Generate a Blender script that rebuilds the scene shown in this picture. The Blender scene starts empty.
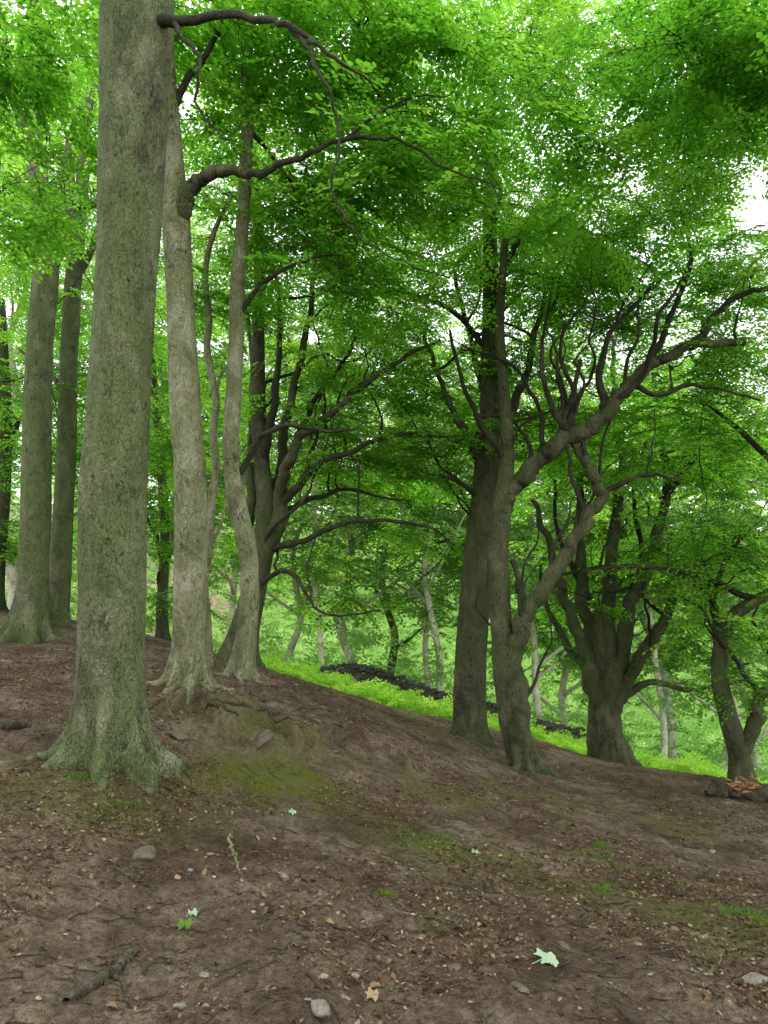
import bpy, math, random, time
import numpy as np
from mathutils import Vector
T0 = time.time()
R = np.random.RandomState(7); random.seed(7)
C = bpy.context.scene.collection
PITCH = math.radians(8); F = 739.6; CAMZ = 1.6
cp_, sp_ = math.cos(PITCH), math.sin(PITCH)

# ---------------------------------------------------------------- camera
cam = bpy.data.cameras.new('camera'); camo = bpy.data.objects.new('camera', cam); C.objects.link(camo)
cam.sensor_fit = 'VERTICAL'; cam.sensor_height = 36; cam.lens = 26; cam.clip_end = 2000
camo.location = (0, 0, CAMZ); camo.rotation_euler = (math.pi/2 + PITCH, 0, 0)
bpy.context.scene.camera = camo
bpy.context.scene.view_settings.view_transform = 'Standard'
bpy.context.scene.view_settings.look = 'None'
bpy.context.scene.view_settings.exposure = 0

def P(px, py, Y):
    v = 512 - py
    dy = F*cp_ - v*sp_; dz = F*sp_ + v*cp_; t = Y/dy
    return np.array([(px-384)*t, Y, CAMZ + dz*t]), t

# ---------------------------------------------------------------- noise
def _h(ix, iy, iz, s):
    n = (ix.astype(np.int64)*374761393 + iy.astype(np.int64)*668265263 + iz.astype(np.int64)*1274126177 + s*974634777) & 0xffffffff
    n = ((n ^ (n >> 13))*1274126177) & 0xffffffff
    n = (n ^ (n >> 16)) & 0xffff
    return n/32767.5 - 1
def vn(x, y, z, s=0):
    x, y, z = np.broadcast_arrays(np.asarray(x, float), np.asarray(y, float), np.asarray(z, float))
    fx, fy, fz = np.floor(x), np.floor(y), np.floor(z)
    u, v, w = x-fx, y-fy, z-fz
    u, v, w = u*u*(3-2*u), v*v*(3-2*v), w*w*(3-2*w)
    r = 0
    for a in (0, 1):
        for b in (0, 1):
            for c in (0, 1):
                r = r + _h(fx+a, fy+b, fz+c, s)*(u if a else 1-u)*(v if b else 1-v)*(w if c else 1-w)
    return r
def fbm(x, y, z, o=4, s=0):
    r = 0; a = 1
    for k in range(o):
        r = r + a*vn(x, y, z, s+k); a *= .5; x, y, z = x*2.03, y*2.03, z*2.03
    return r
def sstep(t):
    t = np.clip(t, 0, 1); return t*t*(3-2*t)

# ---------------------------------------------------------------- ground height
CP = [(0,0,0),(-3,0,.3),(3,0,-.25),(0,-8,0),(-9,-8,1.2),(9,-8,-1),(0,3.2,0),(-2,3.2,.12),(2,3.2,-.15),(4.2,4,-.45),
 (0,5,-.02),(-2.18,6,.47),(-1.5,5.6,.27),(-5,4,.75),(-6,8,1.1),(-2.2,8.3,.72),(-1.75,9,.82),(-2.34,12.5,.8),(-6.7,14,1.16),(-6.4,15,1.4),
 (-10,11,1.8),(0,7.6,-.03),(4,8,-.78),(7,7,-1.2),(1.46,13,-.46),(2.04,11.6,-.66),(4.66,16,-1.5),(6,13,-1.17),
 (-2.2,14.2,.57),(0,14,-.15),(1.3,14.5,-.52),(3.7,16,-1.1),(6.5,17,-1.85),(10,15,-2.2),(-12,16,2.2),
 (-15,20,2.4),(-17,30,2),(-7,45,-2),(3,45,-5.4),(20,45,-10),(-30,45,1),(0,80,-11),(40,80,-14),(-40,80,-5),
 (0,220,20),(120,220,16),(-120,220,24),(30,-30,-3),(-30,-30,3),(-40,10,5),(40,10,-7)]
for px, py, Y in [(270,675,20),(360,699,20),(440,722,20),(550,751,20),(640,773,20),(768,801,20),(270,667,27),(360,691,27),(440,712,27),(550,744,27),(640,766,27),(768,793,27)]:
    CP.append(tuple(P(px, py, Y)[0]))
CP = np.array(CP, float)
def _U(d2): return .5*d2*np.log(d2 + 1e-9)
def _tps():
    n = len(CP); S = 10.
    X = CP[:, :2]/S
    d2 = ((X[:, None]-X[None])**2).sum(-1)
    K = _U(d2) + np.eye(n)*2e-4
    Pm = np.hstack([np.ones((n, 1)), X])
    A = np.zeros((n+3, n+3)); A[:n, :n] = K; A[:n, n:] = Pm; A[n:, :n] = Pm.T
    return np.linalg.solve(A, np.concatenate([CP[:, 2], [0, 0, 0]])), X, S
_W, _X, _S = _tps()
def gz(x, y):
    x = np.asarray(x, float); y = np.asarray(y, float); sh = np.broadcast(x, y).shape
    x, y = np.broadcast_arrays(x, y); x = x.ravel(); y = y.ravel()
    q = np.stack([x, y], 1)/_S; out = np.empty(len(x))
    for i in range(0, len(x), 20000):
        qq = q[i:i+20000]
        d2 = ((qq[:, None]-_X[None])**2).sum(-1)
        out[i:i+20000] = _U(d2)@_W[:len(_X)] + _W[-3] + qq@_W[-2:]
    near = np.exp(-((np.maximum(y-9, 0))/14)**2)
    bank = .15*sstep((y-(7.7+.35*vn(x*2.6, 0, 0, 5)+.16*vn(x*8, 0, 0, 6)+.12*(x+1.5)**2))/.16)*np.exp(-((x+1.0)/1.5)**4)*np.exp(-(np.maximum(y-8.3, 0)/1.5)**2)
    bank = bank + .08*sstep((y-(7.2+.3*vn(x*3.1, 0, 0, 15)))/.14)*np.exp(-((x+1.)/1.1)**4)*np.exp(-(np.maximum(y-7.5, 0)/1.)**2)
    rb = np.exp(-((x+1.0)/1.5)**4)*np.exp(-((y-7.9)/.7)**2)
    out = out + bank + rb*.045*np.abs(fbm(x*4, y*4, .7, 3, 91))
    out = out + .05*fbm(x*.75, y*.75, 1.3, 3, 11)*(.4+.6*near) + near*(.036*fbm(x*2.9, y*2.9, .4, 3, 21) + .022*np.abs(fbm(x*9, y*9, .1, 3, 31)))
    return out.reshape(sh)
def g(x, y): return float(gz(x, y))

# ---------------------------------------------------------------- mesh helpers
class MB:
    def __init__(s): s.v = []; s.f = {}; s.n = 0; s.t = {}
    def add(s, v, faces, tint=None):
        v = np.asarray(v, float); faces = np.asarray(faces, np.int64)
        k = faces.shape[1]
        s.f.setdefault(k, []).append(faces + s.n)
        s.t.setdefault(k, []).append(np.zeros(len(faces)) if tint is None else np.asarray(tint, float))
        s.v.append(v); s.n += len(v)
    def build(s, name, mat, parent=None, smooth=True, origin=None, vattr=None):
        v = np.concatenate(s.v)
        if origin is not None: v = v - np.asarray(origin)
        me = bpy.data.meshes.new(name)
        me.vertices.add(len(v)); me.vertices.foreach_set('co', v.astype(np.float32).ravel())
        loops = []; starts = []; tints = []; pos = 0
        for k in s.f:
            a = np.concatenate(s.f[k]); loops.append(a.ravel())
            starts.append(pos + np.arange(len(a))*k); pos += a.size
            tints.append(np.concatenate(s.t[k]))
        loops = np.concatenate(loops); starts = np.concatenate(starts)
        me.loops.add(len(loops)); me.loops.foreach_set('vertex_index', loops.astype(np.int32))
        me.polygons.add(len(starts)); me.polygons.foreach_set('loop_start', starts.astype(np.int32))
        me.update(calc_edges=True)
        me.polygons.foreach_set('use_smooth', np.full(len(starts), smooth))
        at = me.attributes.new('tint', 'FLOAT', 'FACE'); at.data.foreach_set('value', np.concatenate(tints).astype(np.float32))
        if vattr:
            for nm, arr in vattr.items():
                at = me.attributes.new(nm, 'FLOAT', 'POINT'); at.data.foreach_set('value', arr.astype(np.float32))
        me.materials.append(mat)
        o = bpy.data.objects.new(name, me); C.objects.link(o)
        if parent: o.parent = parent
        elif origin is not None: o.location = origin
        return o

def crom(p, n):
    p = np.asarray(p, float)
    if len(p) < 3:
        t = np.linspace(0, 1, n*(len(p)-1)+1)[:, None]; return p[0]*(1-t)+p[-1]*t
    q = np.vstack([2*p[0]-p[1], p, 2*p[-1]-p[-2]]); out = []
    for i in range(1, len(q)-2):
        t = np.arange(n)[:, None]/n
        a, b, c, d = q[i-1], q[i], q[i+1], q[i+2]
        out.append(.5*((2*b)+(c-a)*t+(2*a-5*b+4*c-d)*t*t+(-a+3*b-3*c+d)*t**3))
    out.append(p[-1][None]); return np.vstack(out)

def frames(p):
    T = np.gradient(p, axis=0); T /= np.linalg.norm(T, axis=1)[:, None]+1e-12
    r = np.array([1., 0, 0]) if abs(T[0][0]) < .8 else np.array([0, 1., 0])
    N = np.empty_like(p)
    n = r - T[0]*r.dot(T[0]); n /= np.linalg.norm(n); N[0] = n
    for i in range(1, len(p)):
        n = n - T[i]*n.dot(T[i]); n /= math.sqrt(n.dot(n))+1e-12; N[i] = n
    return T, N, np.cross(T, N)

def tube(mb, p, r, sides=8, rfun=None, tint=0.):
    p = np.asarray(p, float); r = np.asarray(r, float); n = len(p)
    T, N, B = frames(p)
    th = np.arange(sides)/sides*2*math.pi
    rr = np.repeat(r[:, None], sides, 1)
    D = N[:, None]*np.cos(th)[None, :, None] + B[:, None]*np.sin(th)[None, :, None]
    if rfun is not None: rr = rfun(p, rr, D)
    v = p[:, None] + D*rr[:, :, None]
    v = v.reshape(-1, 3)
    i = np.arange(n-1)[:, None]*sides; j = np.arange(sides)[None]; j2 = (j+1) % sides
    f = np.stack([i+j, i+j2, i+sides+j2, i+sides+j], -1).reshape(-1, 4)
    v = np.vstack([v, p[-1]+T[-1]*r[-1]*.6])
    mb.add(v, f, np.full(len(f), tint))
    k = (n-1)*sides
    cap = np.stack([k+np.arange(sides), k+(np.arange(sides)+1) % sides, np.full(sides, n*sides)], -1)
    mb.f.setdefault(3, []).append(cap + mb.n - len(v)); mb.t.setdefault(3, []).append(np.full(sides, tint))

def thing(name, label, cat, loc, group=None):
    o = bpy.data.objects.new(name, None); C.objects.link(o); o.location = loc
    o.empty_display_size = .2
    o['label'] = label; o['category'] = cat
    if group: o['group'] = group
    return o
def tag(o, label=None, cat=None, group=None, kind=None):
    if label: o['label'] = label
    if cat: o['category'] = cat
    if group: o['group'] = group
    if kind: o['kind'] = kind
    return o

# ---------------------------------------------------------------- materials
def newmat(name):
    m = bpy.data.materials.new(name); m.use_nodes = True; nt = m.node_tree; nt.nodes.clear()
    out = nt.nodes.new('ShaderNodeOutputMaterial'); return m, nt, out
def nd(nt, t, **k):
    n = nt.nodes.new(t)
    for a, b in k.items(): setattr(n, a, b)
    return n
def ramp(nt, stops, src=None):
    n = nt.nodes.new('ShaderNodeValToRGB'); e = n.color_ramp.elements
    while len(e) < len(stops): e.new(.5)
    for i, (p, c) in enumerate(stops):
        e[i].position = p; e[i].color = (*c, 1)
    if src is not None: nt.links.new(src, n.inputs[0])
    return n
def mixc(nt, fac, a, b, bt='MIX'):
    n = nt.nodes.new('ShaderNodeMix'); n.data_type = 'RGBA'; n.blend_type = bt
    for s, v in ((n.inputs[0], fac), (n.inputs[6], a), (n.inputs[7], b)):
        if isinstance(v, bpy.types.NodeSocket): nt.links.new(v, s)
        elif isinstance(v, (int, float)): s.default_value = v
        else: s.default_value = (*v, 1)
    return n.outputs[2]
def noise(nt, vec, sc, det=5, rough=.6, dist=0):
    n = nd(nt, 'ShaderNodeTexNoise'); n.inputs['Scale'].default_value = sc; n.inputs['Detail'].default_value = det
    n.inputs['Roughness'].default_value = rough; n.inputs['Distortion'].default_value = dist
    nt.links.new(vec, n.inputs['Vector']); return n.outputs['Fac']

def bark(name, dark, mid, pale, algae, amt=.5, bump=.5):
    m, nt, out = newmat(name); L = nt.links.new
    tc = nd(nt, 'ShaderNodeTexCoord'); v0 = tc.outputs['Object']
    mp = nd(nt, 'ShaderNodeMapping'); mp.inputs['Scale'].default_value = (1, 1, .6); L(v0, mp.inputs[0])
    mh = nd(nt, 'ShaderNodeMapping'); mh.inputs['Scale'].default_value = (.5, .5, 2.2); L(v0, mh.inputs[0])
    ms = nd(nt, 'ShaderNodeMapping'); ms.inputs['Scale'].default_value = (1, 1, .35); L(v0, ms.inputs[0])
    v = mp.outputs[0]
    a = noise(nt, v, 3.2, 8, .66, .8); b = noise(nt, v0, 1.3, 5, .65, .4); c = noise(nt, v, 70, 6, .75); w = noise(nt, mh.outputs[0], 14, 5, .65, 1.)
    pit = noise(nt, ms.outputs[0], 20, 4, .6, 1.8); msk = noise(nt, v0, 3.1, 4, .6)
    vo = nd(nt, 'ShaderNodeTexVoronoi'); vo.feature = 'DISTANCE_TO_EDGE'; vo.inputs['Scale'].default_value = 24
    dn = nd(nt, 'ShaderNodeTexNoise'); dn.inputs['Scale'].default_value = 9; L(v, dn.inputs['Vector'])
    ad = nd(nt, 'ShaderNodeVectorMath'); ad.operation = 'MULTIPLY_ADD'; L(dn.outputs['Color'], ad.inputs[0]); ad.inputs[1].default_value = (.22,)*3; L(v, ad.inputs[2])
    L(ad.outputs[0], vo.inputs['Vector'])
    col = ramp(nt, [(.36, dark), (.5, mid), (.64, pale)], a).outputs[0]
    fr = ramp(nt, [(.38, (0, 0, 0)), (.56, (amt,)*3)], b).outputs[0]
    col = mixc(nt, fr, col, algae)
    col = mixc(nt, .75, col, ramp(nt, [(.3, (.55,)*3), (.6, (1.2,)*3)], c).outputs[0], 'MULTIPLY')
    mk = ramp(nt, [(.4, (.1,)*3), (.6, (1, 1, 1))], msk).outputs[0]
    col = mixc(nt, mk, col, mixc(nt, 1., col, ramp(nt, [(.38, (.25,)*3), (.45, (1, 1, 1))], pit).outputs[0], 'MULTIPLY'))
    crk = ramp(nt, [(0., (.35,)*3), (.08, (1, 1, 1))], vo.outputs['Distance']).outputs[0]
    col = mixc(nt, .6, col, crk, 'MULTIPLY')
    bs = nd(nt, 'ShaderNodeBsdfPrincipled'); bs.inputs['Roughness'].default_value = .85; bs.inputs['Specular IOR Level'].default_value = .25
    L(col, bs.inputs['Base Color'])
    h = c
    for q in (w, crk, pit, pit):
        ma = nd(nt, 'ShaderNodeMath'); ma.operation = 'ADD'; L(h, ma.inputs[0]); L(q, ma.inputs[1]); h = ma.outputs[0]
    bp = nd(nt, 'ShaderNodeBump'); bp.inputs['Strength'].default_value = bump; bp.inputs['Distance'].default_value = .02
    L(h, bp.inputs['Height']); L(bp.outputs[0], bs.inputs['Normal']); L(bs.outputs[0], out.inputs[0]); return m

def leafmat(name, stops_d, stops_t, tf=.5):
    m, nt, out = newmat(name); L = nt.links.new
    at = nd(nt, 'ShaderNodeAttribute', attribute_name='tint')
    d = nd(nt, 'ShaderNodeBsdfDiffuse'); t = nd(nt, 'ShaderNodeBsdfTranslucent')
    L(ramp(nt, stops_d, at.outputs['Fac']).outputs[0], d.inputs[0]); L(ramp(nt, stops_t, at.outputs['Fac']).outputs[0], t.inputs[0])
    mx = nd(nt, 'ShaderNodeMixShader'); mx.inputs[0].default_value = tf; L(d.outputs[0], mx.inputs[1]); L(t.outputs[0], mx.inputs[2])
    L(mx.outputs[0], out.inputs[0]); return m

M = {}
M['bark_big'] = bark('beech_bark_green', (.06, .066, .032), (.145, .155, .078), (.25, .255, .155), (.10, .14, .04), .75, .8)
M['bark_pale'] = bark('beech_bark_pale', (.10, .10, .05), (.26, .25, .145), (.46, .44, .32), (.15, .19, .065), .6, .75)
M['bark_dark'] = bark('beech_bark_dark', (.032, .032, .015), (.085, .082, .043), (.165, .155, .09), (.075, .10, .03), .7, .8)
M['bark_limb_backlit'] = bark('beech_limb_bark_backlit', (.016, .015, .009), (.042, .038, .023), (.085, .078, .05), (.04, .052, .018), .6, .8)  # darker copy of the dark bark, with the limbs' backlit shade put into its colour
M['bark_root'] = bark('soil_stained_root', (.035, .028, .018), (.085, .068, .045), (.16, .135, .095), (.07, .08, .03), .4, .8)
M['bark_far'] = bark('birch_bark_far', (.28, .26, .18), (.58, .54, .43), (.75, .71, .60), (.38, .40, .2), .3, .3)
M['twig'] = bark('twig_bark', (.014, .013, .009), (.032, .028, .019), (.06, .055, .036), (.03, .04, .016), .3, .3)
M['leaf'] = leafmat('beech_leaves', [(0, (.032, .10, .014)), (.5, (.07, .175, .022)), (1, (.12, .24, .04))],
                    [(0, (.10, .38, .018)), (.5, (.25, .62, .04)), (1, (.50, .84, .09))], .64)
M['leaf_far_haze'] = leafmat('far_leaves_hazed', [(0, (.075, .155, .035)), (.5, (.14, .26, .07)), (1, (.24, .37, .13))],  # lighter greens: distance haze painted into the leaf colour
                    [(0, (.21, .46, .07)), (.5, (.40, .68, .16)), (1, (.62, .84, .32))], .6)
M['field'] = leafmat('bracken', [(0, (.12, .26, .03)), (.5, (.22, .42, .05)), (1, (.34, .54, .09))],
                    [(0, (.28, .58, .03)), (.5, (.45, .80, .07)), (1, (.62, .9, .14))], .5)
M['litter'] = leafmat('dry_litter', [(0, (.07, .045, .026)), (.35, (.15, .10, .058)), (.7, (.29, .205, .12)), (.93, (.46, .36, .22)), (1, (.46, .23, .08))],
                    [(0, (.05, .025, .015)), (1, (.3, .16, .06))], .2)
M['grass'] = leafmat('short_grass', [(0, (.07, .12, .025)), (1, (.16, .26, .05))], [(0, (.1, .25, .02)), (1, (.25, .5, .05))], .4)
M['moss'] = leafmat('moss_green', [(0, (.10, .12, .018)), (1, (.24, .27, .04))], [(0, (.05, .08, .01)), (1, (.12, .16, .02))], .25)
M['paleleaf'] = leafmat('pale_leaf_underside', [(0, (.26, .37, .22)), (1, (.38, .50, .33))], [(0, (.2, .35, .1)), (1, (.3, .45, .2))], .25)

def stonemat(name, a, b):
    m, nt, out = newmat(name); L = nt.links.new; tc = nd(nt, 'ShaderNodeTexCoord')
    n1 = noise(nt, tc.outputs['Object'], 9, 6, .65); n2 = noise(nt, tc.outputs['Object'], 60, 5, .7)
    col = ramp(nt, [(.3, a), (.7, b)], n1).outputs[0]
    col = mixc(nt, .8, col, ramp(nt, [(.3, (.35,)*3), (.7, (1.15,)*3)], n2).outputs[0], 'MULTIPLY')
    bs = nd(nt, 'ShaderNodeBsdfPrincipled'); bs.inputs['Roughness'].default_value = .9; L(col, bs.inputs['Base Color'])
    bp = nd(nt, 'ShaderNodeBump'); bp.inputs['Strength'].default_value = .7; bp.inputs['Distance'].default_value = .012; L(n2, bp.inputs['Height'])
    L(bp.outputs[0], bs.inputs['Normal']); L(bs.outputs[0], out.inputs[0]); return m
M['stone'] = stonemat('grey_stone', (.13, .115, .09), (.27, .245, .195))
M['wallstone'] = stonemat('wall_stone', (.022, .022, .014), (.06, .058, .04))
M['earth'] = stonemat('earthy_stone', (.06, .048, .03), (.15, .12, .08))
M['wood'] = stonemat('broken_wood', (.30, .14, .05), (.50, .29, .12))

def groundmat():
    m, nt, out = newmat('woodland_soil'); L = nt.links.new; tc = nd(nt, 'ShaderNodeTexCoord'); v = tc.outputs['Object']
    n0 = noise(nt, v, .9, 5, .6, .3); n1 = noise(nt, v, 5, 8, .7); n2 = noise(nt, v, 26, 7, .78); n3 = noise(nt, v, 120, 4, .75)
    col = ramp(nt, [(.3, (.098, .070, .044)), (.5, (.195, .150, .103)), (.7, (.31, .255, .185))], n1).outputs[0]
    big = ramp(nt, [(.38, (.58, .50, .42)), (.62, (1.22, 1.22, 1.22))], n0).outputs[0]
    col = mixc(nt, 1., col, big, 'MULTIPLY')
    col = mixc(nt, 1., col, ramp(nt, [(.32, (.3,)*3), (.5, (1,)*3), (.68, (1.6, 1.55, 1.45))], n2).outputs[0], 'MULTIPLY')
    col = mixc(nt, .85, col, ramp(nt, [(.35, (.4,)*3), (.65, (1.5,)*3)], n3).outputs[0], 'MULTIPLY')
    am = nd(nt, 'ShaderNodeAttribute', attribute_name='moss'); af = nd(nt, 'ShaderNodeAttribute', attribute_name='field')
    mm = nd(nt, 'ShaderNodeMath'); mm.operation = 'MULTIPLY'; L(am.outputs['Fac'], mm.inputs[0])
    L(ramp(nt, [(.34, (0,)*3), (.52, (1,)*3)], n2).outputs[0], mm.inputs[1])
    col = mixc(nt, mm.outputs[0], col, (.14, .16, .03))
    fcol = ramp(nt, [(.3, (.05, .12, .015)), (.7, (.15, .30, .035))], n1).outputs[0]
    col = mixc(nt, af.outputs['Fac'], col, fcol)
    bs = nd(nt, 'ShaderNodeBsdfPrincipled'); bs.inputs['Roughness'].default_value = .95; bs.inputs['Specular IOR Level'].default_value = .15; L(col, bs.inputs['Base Color'])
    ad = nd(nt, 'ShaderNodeMath'); ad.operation = 'ADD'; L(n2, ad.inputs[0]); L(n3, ad.inputs[1])
    bp = nd(nt, 'ShaderNodeBump'); bp.inputs['Strength'].default_value = 1.; bp.inputs['Distance'].default_value = .05; L(ad.outputs[0], bp.inputs['Height'])
    L(bp.outputs[0], bs.inputs['Normal']); L(bs.outputs[0], out.inputs[0]); return m
M['ground'] = groundmat()

# ---------------------------------------------------------------- ground
def axis(lo, hi, dense_lo, dense_hi, step, grow):
    a = list(np.arange(dense_lo, dense_hi, step)); s = step; x = a[-1]
    while x < hi: s *= grow; x += s; a.append(x)
    s = step; x = dense_lo; pre = []
    while x > lo: s *= grow; x -= s; pre.append(x)
    return np.array(pre[::-1] + a)
xs = axis(-400, 400, -4.5, 5., .028, 1.04)
ys = axis(-60, 600, 2.2, 9.2, .028, 1.022)
XX, YY = np.meshgrid(xs, ys)
ZZ = gz(XX, YY)
nx, ny = len(xs), len(ys)
fieldline = lambda x, y: 16.8 + .03*x + .5*vn(x*.6, 0, 0, 77)
def fieldmask(x, y): return sstep((y-fieldline(x, y))/1.0)*sstep((x/np.maximum(y, 1)+.20)/.05)
FM = fieldmask(XX, YY)
MOSS = np.clip(2.*np.exp(-((XX+.95)/.55)**2-((YY-6.7)/.42)**2) + .9*np.exp(-((XX+1.3)/.9)**2-((YY-7.7)/.3)**2)
     + .8*np.exp(-((XX-.5)/.5)**2-((YY-5.8)/.5)**2) + .7*np.exp(-((XX+2.1)/.8)**2-((YY-5.3)/.4)**2)
     + 1.1*np.exp(-((XX-2.3)/.35)**2-((YY-4.6)/.3)**2) + .8*np.exp(-((XX-1.5)/.6)**2-((YY-5.3)/.35)**2)
     + .5*sstep((fbm(XX*.8, YY*.8, 3, 3, 71)-.35)/.3)*(XX > .2)*(YY > 4), 0, 1)
b = MB(); ii = (np.arange(ny-1)[:, None]*nx + np.arange(nx-1)[None])
b.add(np.stack([XX, YY, ZZ], -1).reshape(-1, 3), np.stack([ii, ii+1, ii+nx+1, ii+nx], -1).reshape(-1, 4))
tag(b.build('ground', M['ground'], vattr={'moss': MOSS.ravel(), 'field': FM.ravel()}), kind='structure')
print('ground', time.time()-T0)

# ---------------------------------------------------------------- spray templates
def leaf_poly(o, d, n, l, w, hi):
    s = np.cross(n, d)
    if hi:
        return [o, o+d*l*.3+s*w*.45, o+d*l*.65+s*w*.42, o+d*l, o+d*l*.65-s*w*.42, o+d*l*.3-s*w*.45]
    return [o, o+d*l*.45+s*w*.5, o+d*l, o+d*l*.45-s*w*.5]
def make_spray(seed, hi=False, big=1.):
    r = np.random.RandomState(seed); leaves = []
    Lm = .85
    def axis_pt(t): return np.array([Lm*t, .05*math.sin(t*3+seed), -.2*t*t + .03*math.sin(5*t+seed)])
    tw = [(axis_pt(0), axis_pt(.5)), (axis_pt(.5), axis_pt(1))]
    lines = [[axis_pt(t) for t in np.linspace(.15, 1, 5)]]
    k = 0
    for t in np.linspace(.12, .9, 11):
        side = 1 if k % 2 else -1; k += 1
        ln = (.42*(1-t)+.13)*r.uniform(.7, 1.2); a = side*r.uniform(.6, 1.0)
        o = axis_pt(t); d = np.array([math.cos(a), math.sin(a), r.uniform(-.4, .1)])
        lines.append([o, o+d*ln*.5, o+d*ln+np.array([0, 0, -.04])]); tw.append((o, o+d*ln))
    for ln in lines:
        ln = np.array(ln); seg = np.linalg.norm(np.diff(ln, axis=0), axis=1); tot = seg.sum(); cum = np.r_[0, np.cumsum(seg)]
        m = max(2, int(tot/(.043*big)))
        for q in range(m):
            s = (q+.6)/m*tot; p = np.array([np.interp(s, cum, ln[:, c]) for c in range(3)])
            d0 = ln[-1]-ln[0]; d0 /= np.linalg.norm(d0)
            sd = 1 if q % 2 else -1
            a = sd*r.uniform(.5, 1.1) if q < m-1 else 0
            d = np.array([d0[0]*math.cos(a)-d0[1]*math.sin(a), d0[0]*math.sin(a)+d0[1]*math.cos(a), r.uniform(-.55, .12)]); d /= np.linalg.norm(d)
            n = np.array([r.normal(0, .36), r.normal(0, .36), 1]); n -= d*n.dot(d); n /= np.linalg.norm(n)
            l = r.uniform(.054, .088)*big
            leaves.append(leaf_poly(p, d, n, l, l*.68, hi))
    return np.array(leaves), np.array(tw)
SP_HI = [make_spray(i, True, 1.05) for i in range(8)]
SP_LO = [make_spray(20+i, False) for i in range(8)]
SP_FAR = [make_spray(40+i, False, 1.8) for i in range(6)]

def put_sprays(lm, tm, temps, pos, az, pit, roll, sc, tint, tw_r=.0035, rs=R):
    pos = np.asarray(pos); N = len(pos); which = rs.randint(0, len(temps), N)
    ca, sa, cb, sb, cr, sr = np.cos(az), np.sin(az), np.cos(pit), np.sin(pit), np.cos(roll), np.sin(roll)
    X = np.stack([ca*cb, sa*cb, sb], -1)
    Y0 = np.stack([-sa, ca, 0*ca], -1); Z0 = np.cross(X, Y0)
    Yv = Y0*cr[:, None]+Z0*sr[:, None]; Zv = np.cross(X, Yv)
    for k, (lv, tw) in enumerate(temps):
        idx = np.where(which == k)[0]
        if not len(idx): continue
        B_ = np.stack([X[idx], Yv[idx], Zv[idx]], 1)*sc[idx][:, None, None]
        fl = lv.reshape(-1, 3); nv = lv.shape[1]; nl = lv.shape[0]
        V = np.einsum('vc,ncd->nvd', fl, B_) + pos[idx][:, None]
        V = V.reshape(-1, 3); m = len(V)//nv
        tt = np.clip(np.repeat(tint[idx], nl)+rs.normal(0, .12, m), 0, 1)
        lm.add(V, np.arange(m*nv).reshape(m, nv), tt)
        if tm is not None:
            A = np.einsum('tc,ncd->ntd', tw[:, 0], B_)+pos[idx][:, None]; E = np.einsum('tc,ncd->ntd', tw[:, 1], B_)+pos[idx][:, None]
            A = A.reshape(-1, 3); E = E.reshape(-1, 3); d = E-A; d /= np.linalg.norm(d, axis=1)[:, None]
            u = np.cross(d, [0, 0, 1.]); u /= np.linalg.norm(u, axis=1)[:, None]+1e-9; w = np.cross(d, u)
            rr = tw_r
            vs = np.stack([A+u*rr, A-u*rr*.5+w*rr*.87, A-u*rr*.5-w*rr*.87, E+u*rr*.4, E-u*rr*.2+w*rr*.35, E-u*rr*.2-w*rr*.35], 1)
            q = len(A); base = (np.arange(q)*6)[:, None, None]
            fc = (base+np.array([[0, 1, 4, 3], [1, 2, 5, 4], [2, 0, 3, 5]])[None]).reshape(-1, 4)
            tm.add(vs.reshape(-1, 3), fc)

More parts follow.
